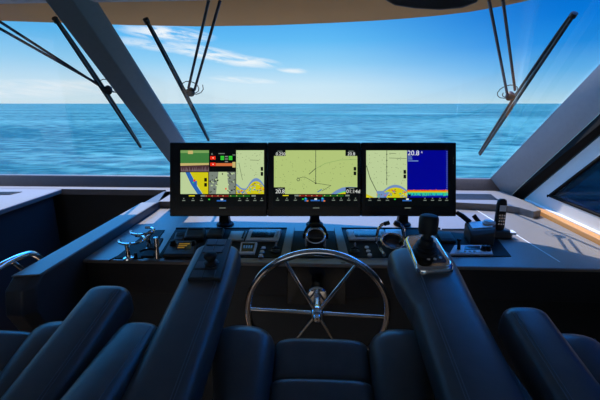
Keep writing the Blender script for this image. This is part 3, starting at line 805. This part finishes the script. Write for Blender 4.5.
def knob(t, p, n, r, h, m, name='knob'):
    b = MB(); b.lathe(p, n, [(.0, -.001), (r * 1.15, -.001), (r * 1.1, h * .3), (r * .9, h * .35), (r * .85, h * .95), (r * .7, h), (.0, h)], 20); return b.build(name, m, t)

t, on, n = device('switch_cover', 'wide black padded switch cover, left of the pair below left screen', 'cover', ((187, 232), (206, 232), (204, 241.5), (184, 241.5)), .022, M['black_soft'], bev=.008)
b = MB(); b.prism([on(.08, .15), on(.92, .15), on(.92, .2), on(.08, .2)], n * .0015); b.build('seam', M['black'], t, smooth=False)
t, on, n = device('switch_cover', 'narrower black padded switch cover, right of the pair below left screen', 'cover', ((210, 232), (225, 232), (222.5, 240), (205.5, 240)), .022, M['black_soft'], bev=.008)
b = MB(); b.prism([on(.08, .15), on(.92, .15), on(.92, .2), on(.08, .2)], n * .0015); b.build('seam', M['black'], t, smooth=False)
t, on, n = device('instrument_head', 'small silver-faced control head with a dark side key', 'instrument', ((231, 232.5), (247, 232.5), (243.5, 241.5), (227.5, 241.5)), .008, M['silver'])
b = MB(); b.prism([on(.86, .1), on(.97, .1), on(.97, .9), on(.86, .9)], n * .003); b.build('key_strip', M['black'], t, smooth=False)
def autopilot(label, px, win):
    t, on, n = device('autopilot_display', label, 'instrument', px, .010, M['bluegrey'], win, M['fascia_gloss'], tilt=.006)
    for k in range(2):
        b = MB(); x = .91; y = .25 + k * .3
        b.prism([on(x, y), on(x + .06, y), on(x + .06, y + .2), on(x, y + .2)], n * .002); b.build('button', M['silver'], t, smooth=False)
    return t, on, n
t, on, n = autopilot('grey-framed display with dark oval mark, left of the steering wheel top', ((249.5, 232), (282, 232), (278, 242), (245, 242)), (.12, .18, .86, .82))
b = MB(); b.lathe(on(.42, .48, .0015), n, [(.0, 0), (.012, 0), (.012, .0008), (.0, .001)], 20); b.build('dark_mark', M['black'], t)
autopilot('grey-framed display with plain dark window, right of the steering wheel top', ((346, 232.3), (384, 232.3), (387.5, 241), (349, 241)), (.16, .2, .86, .84))
# small blue-lit display, left group
t, on, n = device('depth_display', 'small square display with blue digits, left of the white buttons', 'instrument', ((241, 245), (257.5, 245), (254.5, 255.3), (239, 255.3)), .008, M['bluegrey'], (.10, .14, .90, .86), _scr['black'], tilt=.006)
b = MB()
for k in range(4):
    b.prism([on(.2 + k * .16, .34, .0016), on(.30 + k * .16, .34, .0016), on(.30 + k * .16, .6, .0016), on(.2 + k * .16, .6, .0016)], n * .0004)
b.build('digits', _scr['dimblue'], t, smooth=False)
# push buttons
def pbutton(u, v, label, group):
    p = Pz(u, v, ZD + .0036)
    t = thing('push_button', label, 'button', p, group)
    b = MB(); b.lathe(p, (0, 0, 1), [(.0, 0), (.011, 0), (.011, .004), (.0095, .006), (.0, .006)]); b.build('collar', M['steel'], t)
    b = MB(); b.lathe(p, (0, 0, 1), [(.0, .005), (.0085, .005), (.008, .010), (.005, .0115), (.0, .012)]); b.build('cap', M['button'], t)
for (u, v), w in zip(((263.6, 249.3), (262.2, 253.3), (261, 257.2)), ('farthest', 'middle', 'nearest')):
    pbutton(u, v, f'white push button left of the wheel, {w} of its column of three', 'left column of white push buttons')
for (u, v), w in zip(((366.6, 248.8), (368.2, 252.6), (369.6, 256.4)), ('farthest', 'middle', 'nearest')):
    pbutton(u, v, f'white push button right of the wheel, {w} of its column of three', 'right column of white push buttons')
# trim-tab style toggles
def toggles(u, v, label):
    p = Pz(u, v, ZD + .0036)
    t = thing('toggle_switch', label, 'switch', p)
    b = MB(); b.lathe(p, (0, 0, 1), [(.0, 0), (.019, 0), (.019, .005), (.010, .008), (.0, .009)]); b.build('base', M['black_soft'], t)
    b = MB(); b.tube([p + V((-.013, .004, .012)), p + V((0, 0, .018)), p + V((.014, .004, .013))], [.004, .006, .004], 10); b.build('paddle', M['rubber'], t)
    b = MB(); b.tube([p + V((0, 0, .006)), p + V((.003, .014, .034))], [.004, .005], 10); b.build('stem', M['steel'], t)
toggles(275.5, 251.5, 'black toggle switch by the left rib, beside left white buttons')
toggles(354.6, 251.8, 'black toggle switch by the right rib, beside right white buttons')
# radios at left with amber readout
t, on, n = device('radio', 'black radio with amber display and round knob at left end of dash', 'radio', ((171, 246), (197, 246), (194, 258), (163, 258)), .016, M['black_soft'], (.34, .18, .88, .70), _scr['black'], tilt=.010)
b = MB()
for k in range(3):
    b.prism([on(.39, .26 + k * .14, .0016), on(.80 - k * .08, .26 + k * .14, .0016), on(.80 - k * .08, .34 + k * .14, .0016), on(.39, .34 + k * .14, .0016)], n * .0004)
b.build('digits', _scr['amber'], t, smooth=False)
knob(t, on(.18, .35), n, .012, .018, M['black']); knob(t, on(.94, .35), n, .008, .016, M['black'])
t, on, n = device('hand_microphone', 'black hand microphone lying behind the amber radio', 'microphone', ((176, 235.5), (187, 235.5), (183, 243.5), (173.5, 243.5)), .018, M['black_soft'], bev=.006)
b = MB(); b.prism([on(.2, .2), on(.8, .2), on(.8, .6), on(.2, .6)], n * .002); b.build('grille', M['black'], t, smooth=False)

# folding drink holders: chrome open hoops on posts
def holder(label, u, v, uc, vc, Rr, gap, hh, post_r=.0075):
    p = Pz(u, v, ZD + .0050)
    t = thing('drink_holder', label, 'holder', p, 'chrome drink holders')
    c = Pn(uc, vc, V((p.x, p.y, p.z + hh)), V((0, 0, 1)))
    nb = math.radians(gap)
    b = MB(); b.torus(c, (0, 0, 1), Rr, .0048, 40, 10, a0=nb, a1=nb + R(265), up=(1, 0, 0)); b.build('hoop', M['chrome'], t)
    pj = V((p.x, p.y, c.z)); d = (pj - c); d.z = 0
    j = c + d.normalized() * Rr
    b = MB(); b.tube([p, V((p.x, p.y, p.z + hh * .7)), V((j.x, j.y, c.z))], [post_r * 1.2, post_r, post_r * .8], 14); b.build('post', M['chrome'], t)
    b = MB(); b.lathe(p, (0, 0, 1), [(.0, 0), (.020, 0), (.019, .004), (.011, .008), (.0, .009)]); b.build('foot', M['chrome'], t)
    end = c + V((math.cos(nb), math.sin(nb), 0)) * Rr
    b = MB(); b.lathe(end - V((0, 0, .006)), (0, 0, 1), [(.0, 0), (.006, .001), (.0075, .006), (.006, .011), (.0, .012)], 14); b.build('tip', M['white'], t)
    return t
holder('chrome hoop drink holder at left of dash, the nearer of two', 128.5, 258.5, 132, 240, .046, 195, .060)
holder('chrome hoop drink holder at left of dash, the farther of two', 149.5, 249.5, 142.5, 231, .043, 195, .078)
t = thing('hinge_bracket', 'black folding bracket with chrome leg between the left drink holders', 'bracket', Pz(155, 256, ZD))
A, B = Pz(160, 240, ZD + .035), Pz(146, 258.5, ZD + .006)
b = MB(); b.prism([A + V((-.015, 0, 0)), A + V((.015, 0, 0)), B + V((.03, 0, 0)), B + V((-.02, 0, 0))], (0, 0, .010)); b.build('plate', M['black'], t, bevel=.002)
b = MB(); b.cyl(Pz(157, 258.5, ZD + .0036), Pz(157, 258.5, ZD + .0036) + V((.004, 0, .085)), .009); b.build('leg', M['chrome'], t)
b = MB(); b.tube(smooth_path([Pz(140, 251.5, ZD + .05), Pz(145, 249.6, ZD + .052), Pz(151, 249, ZD + .05), Pz(156, 250, ZD + .045)]), .004, 8); b.build('handle', M['black'], t)
b = MB(); b.cyl(Pz(136, 258, ZD + .0036), Pz(136, 258, ZD + .0036) + V((0, 0, .022)), .006); b.build('stud', M['black'], t)

# compass-like ringed holder behind the wheel
p = Pz(315.5, 249, ZD + .0036)
t = thing('compass', 'round chrome-ringed compass behind the top of the wheel', 'compass', p)
b = MB(); b.lathe(p + V((0, .02, 0)), (0, 0, 1), [(.0, 0), (.042, 0), (.040, .010), (.030, .03), (.028, .045), (.0, .046)]); b.build('base', M['black'], t)
cc = Pn(315.5, 236, p + V((0, .02, .06)), V((0, 1, 0)))
axn = V((0, -.55, .83)).normalized()
b = MB(); b.torus(cc, axn, .037, .0045, 48, 10); b.build('ring', M['chrome'], t)
b = MB(); b.lathe(cc, axn, [(.0, -.030), (.020, -.028), (.032, -.015), (.034, -.002), (.0, .0)]); b.build('bowl', M['fascia_gloss'], t)
b = MB(); b.torus(cc + V((0, .035, -.004)), V((0, -1, 0)),   .043, .0065, 32, 10, a0=0, a1=math.pi, up=(1, 0, 0)); b.build('hood', M['black'], t)
for s in (-1, 1):
    b = MB(); b.tube([p + V((s * .036, .0, .010)), p + V((s * .038, .01, .03)), cc + V((s * .038, 0, 0))], [.007, .005, .005], 10); b.build('bracket', M['steel'], t)
    b = MB(); b.lathe(cc + V((s * .040, .01, -.004)), (s, 0, 0), [(.0, 0), (.011, 0), (.012, .012), (.0, .013)], 16); b.build('knob', M['black'], t)

# chrome cup ring with two arms, right group
p = Pz(384, 258, ZD + .0036)
t = thing('cup_ring', 'chrome ring with two black-tipped arms left of the lever armrest', 'holder', p)
c = Pz(393, 241, ZD + .045)
b = MB(); b.torus(c, V((0, -.35, .94)), .045, .0045, 44, 10); b.build('ring', M['chrome'], t)
b = MB(); b.lathe(c, V((0, -.35, .94)), [(.0, -.024), (.030, -.022), (.041, -.006), (.042, .0), (.038, .0), (.028, -.014), (.0, -.016)]); b.build('cup', M['fascia_gloss'], t)
yy = Pz(390, 251.5, ZD).y
for name_, pts in (('arm', ((379.5, 248), (376.8, 242), (376.8, 236), (378.5, 229), (382, 224.6), (387, 223.2))), ('arm', ((402, 246), (404, 240), (404.2, 234), (403, 228), (400.2, 224.4), (397, 223.2)))):
    w = [Py(u, v, yy) for u, v in pts]
    b = MB(); b.tube(smooth_path(w), .0058, 10); a = b.build(name_, M['chrome'], t)
    d = (w[-1] - w[-2]).normalized(); b = MB(); b.tube([w[-1] - d * .012, w[-1] + d * .010], .0085, 10); b.build('grip', M['rubber'], a)
b = MB(); b.tube([Py(379.5, 248, yy), p + V((0, 0, .012))], .007, 10); b.tube([Py(402, 246, yy), Pz(392, 255, ZD + .012)], .005, 10); b.build('foot', M['steel'], t)
device('tank_gauge', 'small dark gauge with pale readout between the chrome ring arms', 'gauge', ((385, 231), (401, 231), (403, 240), (385, 240)), .010, M['bluegrey'], (.12, .2, .88, .6), M['silver'])[0]

# right group
t, on, n = device('switch_box', 'flat black box on the dash just right of the throttle lever', 'box', ((436, 234), (450, 234), (456, 243.5), (441, 243.5)), .014, M['black_soft'], bev=.004)
b = MB(); b.prism([on(.1, .86), on(.9, .86), on(.9, .92), on(.1, .92)], n * .001); b.build('seam', M['black'], t, smooth=False)
t, on, n = device('lever_unit', 'glossy blue-grey control panel with small levers near the dash edge', 'instrument', ((454, 247.4), (490, 247.4), (493, 255.6), (449, 255.6)), .008, M['bluegrey'], (.30, .18, .72, .58), M['fascia_gloss'], tilt=.004)
p = on(.16, .55)
b = MB(); b.tube([p, p + V((0, .006, .035))], [.007, .005], 12); b.lathe(p + V((0, .006, .032)), (0, 0, 1), [(.0, 0), (.009, .002), (.009, .010), (.0, .013)], 14); b.build('lever', M['black'], t)
for fx in (.80, .92): knob(t, on(fx, .62), n, .010, .018, M['black'])
for fx in (.34, .46, .58): knob(t, on(fx, .80), n, .005, .005, M['silver'], 'button')
b = MB(); b.prism([on(.1, .88), on(.75, .88), on(.75, .96), on(.1, .96)], n * .001); b.build('legend_strip', M['silver'], t, smooth=False)

# searchlight remote / handheld spotlight: black wedge with pistol handle
p0 = Pz(478, 243, ZD + .0036)
t = thing('searchlight_control', 'chunky black remote control unit standing beside the handset cradle', 'instrument', p0)
A = Pz(463, 236, ZD + .0036); B = Pz(494, 236, ZD + .0036); C1 = Pz(493.5, 246.5, ZD + .0036); D1 = Pz(470, 245, ZD + .0036)
up = V((0, 0, 1))
b = MB(); b.loft([[D1, C1, B, A], [D1 + up * .035, C1 + up * .055, B + up * .06, A + up * .05], [D1.lerp(A, .25) + up * .055, C1.lerp(B, .15) + up * .072, B.lerp(C1, .2) + up * .080, A + up * .066]]); b.build('body', M['black_soft'], t, bevel=.006)
top4 = [D1.lerp(A, .25) + up * .056, C1.lerp(B, .15) + up * .073, B.lerp(C1, .2) + up * .081, A + up * .067]
c4 = sum((v for v in top4), V()) / 4
b = MB(); b.prism([v.lerp(c4, .22) for v in top4], up * .003); b.build('key_panel', M['bluegrey'], t, bevel=.001)
b = MB(); b.tube([top4[3] + V((.02, -.01, .0)), top4[3] + V((-.010, .012, .024)), top4[3] + V((-.032, .020, .036))], [.011, .011, .009], 12); b.build('handle', M['black'], t)
b = MB(); b.tube([top4[3] + V((.06, -.01, .0)), top4[3] + V((.040, .01, .026))], [.009, .010], 12); b.build('thumb_stick', M['black'], t)
b = MB(); b.lathe(c4 + V((.03, 0, .002)), up, [(.0, 0), (.024, 0), (.026, .010), (.018, .018), (.0, .019)]); b.build('dial', M['silver'], t)

# cordless handset in its cradle
p0 = Pz(500, 237, ZD + .0038)
t = thing('phone_cradle', 'black phone cradle on sunlit dash right of the remote control', 'cradle', p0)
b = MB(); b.loft([[p0 + V((x * w, y * w2 + .01, z)) for x, y in ((-.038, -.035), (.038, -.035), (.055, -.01), (.05, .04), (-.045, .04), (-.05, -.01))] for z, w, w2 in ((0, 1, 1), (.018, .95, .95), (.034, .7, .75))]); b.build('base', M['black_soft'], t, bevel=.004)
b = MB(); b.box(p0 + V((.045, .0, .022)), (.03, .04, .012)); b.build('charge_pad', M['bluegrey'], t, bevel=.003)
ha = V((.05, .12, 1)).normalized(); hx = V((1, .12, 0)).normalized(); hx = (hx - ha * hx.dot(ha)).normalized(); hy = ha.cross(hx)
h0 = p0 + V((-.008, .005, .036))
t = thing('cordless_phone', 'black cordless phone handset standing upright in its cradle', 'phone', h0)
def hp(x, y, z): return h0 + hx * x + hy * y + ha * z
prof_h = [(.0, .020, .011), (.01, .0225, .013), (.06, .022, .013), (.11, .0215, .012), (.128, .018, .011), (.134, .010, .007)]
b = MB(); b.loft([[hp(w * math.copysign(abs(math.cos(a)) ** .6, math.cos(a)), d * math.copysign(abs(math.sin(a)) ** .6, math.sin(a)), z) for a in [k * math.pi / 10 for k in range(20)]] for z, w, d in prof_h]); b.build('body', M['black'], t, angle=45)
b = MB(); b.prism([hp(x, -.0125, z) for x, z in ((-.015, .080), (.015, .080), (.015, .106), (-.015, .106))], -hy * .001); b.build('screen', _scr['grey'] if False else M['bluegrey'], t, smooth=False)
b = MB()
for i in range(3):
    for j in range(4):
        b.prism([hp(-.014 + i * .0105 + x, -.0128, .020 + j * .013 + z) for x, z in ((0, 0), (.007, 0), (.007, .007), (0, .007))], -hy * .0012)
b.build('keypad', M['steel'], t, smooth=False)

# ------------------------------------------------------------------ wipers outside the glass
def PW(u, v, off): return Pn(u, v, WB + WN * -off, WN)
def wiper(label, blade, arms_, hubpx):
    h = PW(*hubpx, .035)
    t = thing('windscreen_wiper', label, 'wiper', h, 'windscreen wipers')
    a, c = PW(*blade[0], .022), PW(*blade[1], .022)
    d = (c - a).normalized(); sd = d.cross(WN).normalized()
    b = MB()
    b.prism([a - sd * .006, a + sd * .006, c + sd * .006, c - sd * .006], -WN * .010); b.build('rubber_blade', M['wiper'], t, smooth=False)
    b = MB(); b.tube([a.lerp(c, k / 10) - WN * (.016 + .012 * math.sin(k / 10 * math.pi)) + sd * .003 for k in range(11)], [.005] + [.0068] * 9 + [.005], 8); b.build('blade_holder', M['wiper'], t)
    b = MB(); b.lathe(a - WN * .004, d, [(.0, -.008), (.012, -.006), (.012, .012), (.0, .014)], 12); b.build('end_cap', M['wiper'], t)
    for (p, q) in arms_:
        b = MB(); b.tube([PW(*p, .045), PW(*q, .040)], .0062, 10); b.build('arm', M['wiper_arm'], t)
    b = MB(); b.lathe(h + WN * .012, -WN, [(.0, 0), (.020, 0), (.022, .012), (.016, .028), (.0, .03)]); b.build('pivot', M['wiper'], t)
    b = MB()
    w = [h + (sd * math.cos(k * .5) + d * math.sin(k * .5)) * (.028 + .0016 * k) - WN * (.02 + .001 * k) for k in range(20)]
    b.tube(w, .0022, 6); b.build('washer_hose', M['wiper'], t)
    return t
wiper('left wiper on the port pane, beyond the thick dark mullion', ((55, 20), (140.5, 148)), (((-40, -4), (103, 88)), ((-40, 6), (98, 84))), (108, 90))
wiper('middle wiper just right of the thick dark mullion, above left screen', ((146, 21), (208.5, 141)), (((208.5, 1), (188.5, 88)), ((220, 1), (194.5, 90))), (190.5, 92))
wiper('right wiper beside the light right pillar, leaning right', ((574.5, 15), (480, 155.5)), (((489, .5), (507, 93)), ((503, .5), (515, 90))), (510, 96))
# wiper motor cover under the overhang
q = [(383, -1), (395, 5.5), (415, 8.5), (440, 10), (462, 8), (478, 2), (478, -8), (383, -8)]
t = MB(); t.loft([[Py(u, v, y) for u, v in q] for y in (1.72, 1.76)])
o = t.build('wiper_motor_cover', M['black_soft'], bevel=.008)
tag(o, 'black wiper motor cover under the roof overhang, top right of centre', 'cover')

# ------------------------------------------------------------------ light: sun and sky
sd = bpy.data.lights.new('sun', 'SUN'); sd.energy = 6.5; sd.angle = R(.6); sd.color = (1, .93, .83)
so = bpy.data.objects.new('sun', sd); COL.objects.link(so)
so.rotation_euler = V((.25, -.50, -1)).to_track_quat('-Z', 'Y').to_euler()

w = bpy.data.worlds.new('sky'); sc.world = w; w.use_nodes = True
nt = w.node_tree; nt.nodes.clear()
N = nt.nodes.new; LK = nt.links.new
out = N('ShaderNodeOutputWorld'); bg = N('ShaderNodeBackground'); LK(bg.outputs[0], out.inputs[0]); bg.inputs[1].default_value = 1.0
tc = N('ShaderNodeTexCoord'); sx = N('ShaderNodeSeparateXYZ'); LK(tc.outputs['Generated'], sx.inputs[0])
def math_(op, a, b_=None, c=None, clamp=False):
    n = N('ShaderNodeMath'); n.operation = op; n.use_clamp = clamp
    for i, x in enumerate((a, b_, c)):
        if x is None: continue
        if isinstance(x, (int, float)): n.inputs[i].default_value = x
        else: LK(x, n.inputs[i])
    return n.outputs[0]
el = math_('ARCSINE', sx.outputs[2]); az = math_('ARCTAN2', sx.outputs[0], sx.outputs[1])
elf = math_('MULTIPLY', el, 1 / R(90), clamp=True)
def ramp(stops):
    r = N('ShaderNodeValToRGB'); e = r.color_ramp.elements
    while len(e) < len(stops): e.new(.5)
    for i, (d, c) in enumerate(stops):
        e[i].position = d / 90; e[i].color = (*s2l(c), 1)
    LK(elf, r.inputs[0]); return r.outputs[0]
rl = ramp([(0, (214, 236, 246)), (2.5, (205, 234, 250)), (5.5, (150, 212, 250)), (8.5, (100, 190, 248)), (12, (66, 166, 240)), (22, (50, 145, 228)), (50, (45, 120, 205)), (90, (40, 105, 185))])
rr = ramp([(0, (190, 226, 242)), (1.8, (150, 208, 244)), (4.0, (98, 182, 242)), (7, (34, 144, 232)), (10, (8, 122, 220)), (13, (2, 108, 208)), (22, (10, 100, 195)), (50, (20, 95, 180)), (90, (30, 95, 175))])
mr = N('ShaderNodeMapRange'); mr.interpolation_type = 'SMOOTHSTEP'; mr.inputs[1].default_value = R(-2); mr.inputs[2].default_value = R(32)
LK(az, mr.inputs[0])
mx = N('ShaderNodeMix'); mx.data_type = 'RGBA'; LK(mr.outputs[0], mx.inputs[0]); LK(rl, mx.inputs[6]); LK(rr, mx.inputs[7])
# thin clouds
cv = N('ShaderNodeCombineXYZ'); LK(math_('MULTIPLY', az, 9.0), cv.inputs[0]); LK(math_('ADD', math_('MULTIPLY', el, 55.0), math_('MULTIPLY', az, 7.0)), cv.inputs[1])
nz = N('ShaderNodeTexNoise'); nz.inputs['Scale'].default_value = 1.6; nz.inputs['Detail'].default_value = 7; nz.inputs['Roughness'].default_value = .62; nz.inputs['Distortion'].default_value = .6
LK(cv.outputs[0], nz.inputs['Vector'])
tot = None
for u, v, wu, wv, k, sl in ((168, 33.5, 44, 7, 1.0, .05), (150, 45, 40, 5, .6, .1), (215, 55, 60, 7, .95, .16), (248, 62, 34, 5.5, .9, .05), (292, 70.5, 16, 3, .8, .08), (243, 80, 36, 3.4, .65, .06), (60, 86, 75, 6, .55, -.02), (10, 92, 60, 5, .5, 0), (120, 90, 40, 5, .4, 0)):
    r = ray(u, v).normalized(); a0 = math.atan2(r.x, r.y); e0 = math.asin(r.z)
    da = math_('SUBTRACT', az, a0)
    de = math_('ADD', math_('SUBTRACT', el, e0), math_('MULTIPLY', da, sl))
    d = math_('ADD', math_('POWER', math_('MULTIPLY', da, F / wu), 2), math_('POWER', math_('MULTIPLY', de, F / wv), 2))
    msk = math_('MULTIPLY', math_('SUBTRACT', 1.0, d, clamp=True), k)
    tot = msk if tot is None else math_('MAXIMUM', tot, msk)
cl = N('ShaderNodeMapRange'); cl.inputs[1].default_value = .36; cl.inputs[2].default_value = .56; LK(nz.outputs['Fac'], cl.inputs[0])
cm = math_('MULTIPLY', tot, cl.outputs[0], clamp=True)
mc = N('ShaderNodeMix'); mc.data_type = 'RGBA'; LK(cm, mc.inputs[0]); LK(mx.outputs[2], mc.inputs[6]); mc.inputs[7].default_value = (.93, .97, 1, 1)
# upper sky out of view boosted to light the cabin, plus sun glow
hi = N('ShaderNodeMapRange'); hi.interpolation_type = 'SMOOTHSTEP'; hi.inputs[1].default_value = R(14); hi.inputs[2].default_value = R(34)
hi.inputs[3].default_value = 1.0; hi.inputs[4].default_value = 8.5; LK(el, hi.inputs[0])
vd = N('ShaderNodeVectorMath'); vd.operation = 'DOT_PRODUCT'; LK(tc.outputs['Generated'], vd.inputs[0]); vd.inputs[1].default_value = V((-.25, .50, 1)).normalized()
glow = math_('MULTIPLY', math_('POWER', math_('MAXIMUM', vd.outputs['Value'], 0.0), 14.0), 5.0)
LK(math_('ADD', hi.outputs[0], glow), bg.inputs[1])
# unseen sky astern whitened to add neutral light from behind
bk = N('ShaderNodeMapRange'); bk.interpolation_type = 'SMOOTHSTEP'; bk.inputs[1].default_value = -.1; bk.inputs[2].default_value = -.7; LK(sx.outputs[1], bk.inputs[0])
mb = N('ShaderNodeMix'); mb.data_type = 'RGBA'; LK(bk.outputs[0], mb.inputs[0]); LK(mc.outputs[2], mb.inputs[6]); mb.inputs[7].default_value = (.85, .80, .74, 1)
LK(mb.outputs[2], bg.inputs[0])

# ------------------------------------------------------------------ view
sc.view_settings.view_transform = 'Standard'
sc.view_settings.look = 'None'
sc.view_settings.exposure = 0
sc.view_settings.gamma = 1
sc.view_settings.use_curve_mapping = False
sc.cycles.max_bounces = 10
sc.cycles.transparent_max_bounces = 16
sc.cycles.use_denoising = True
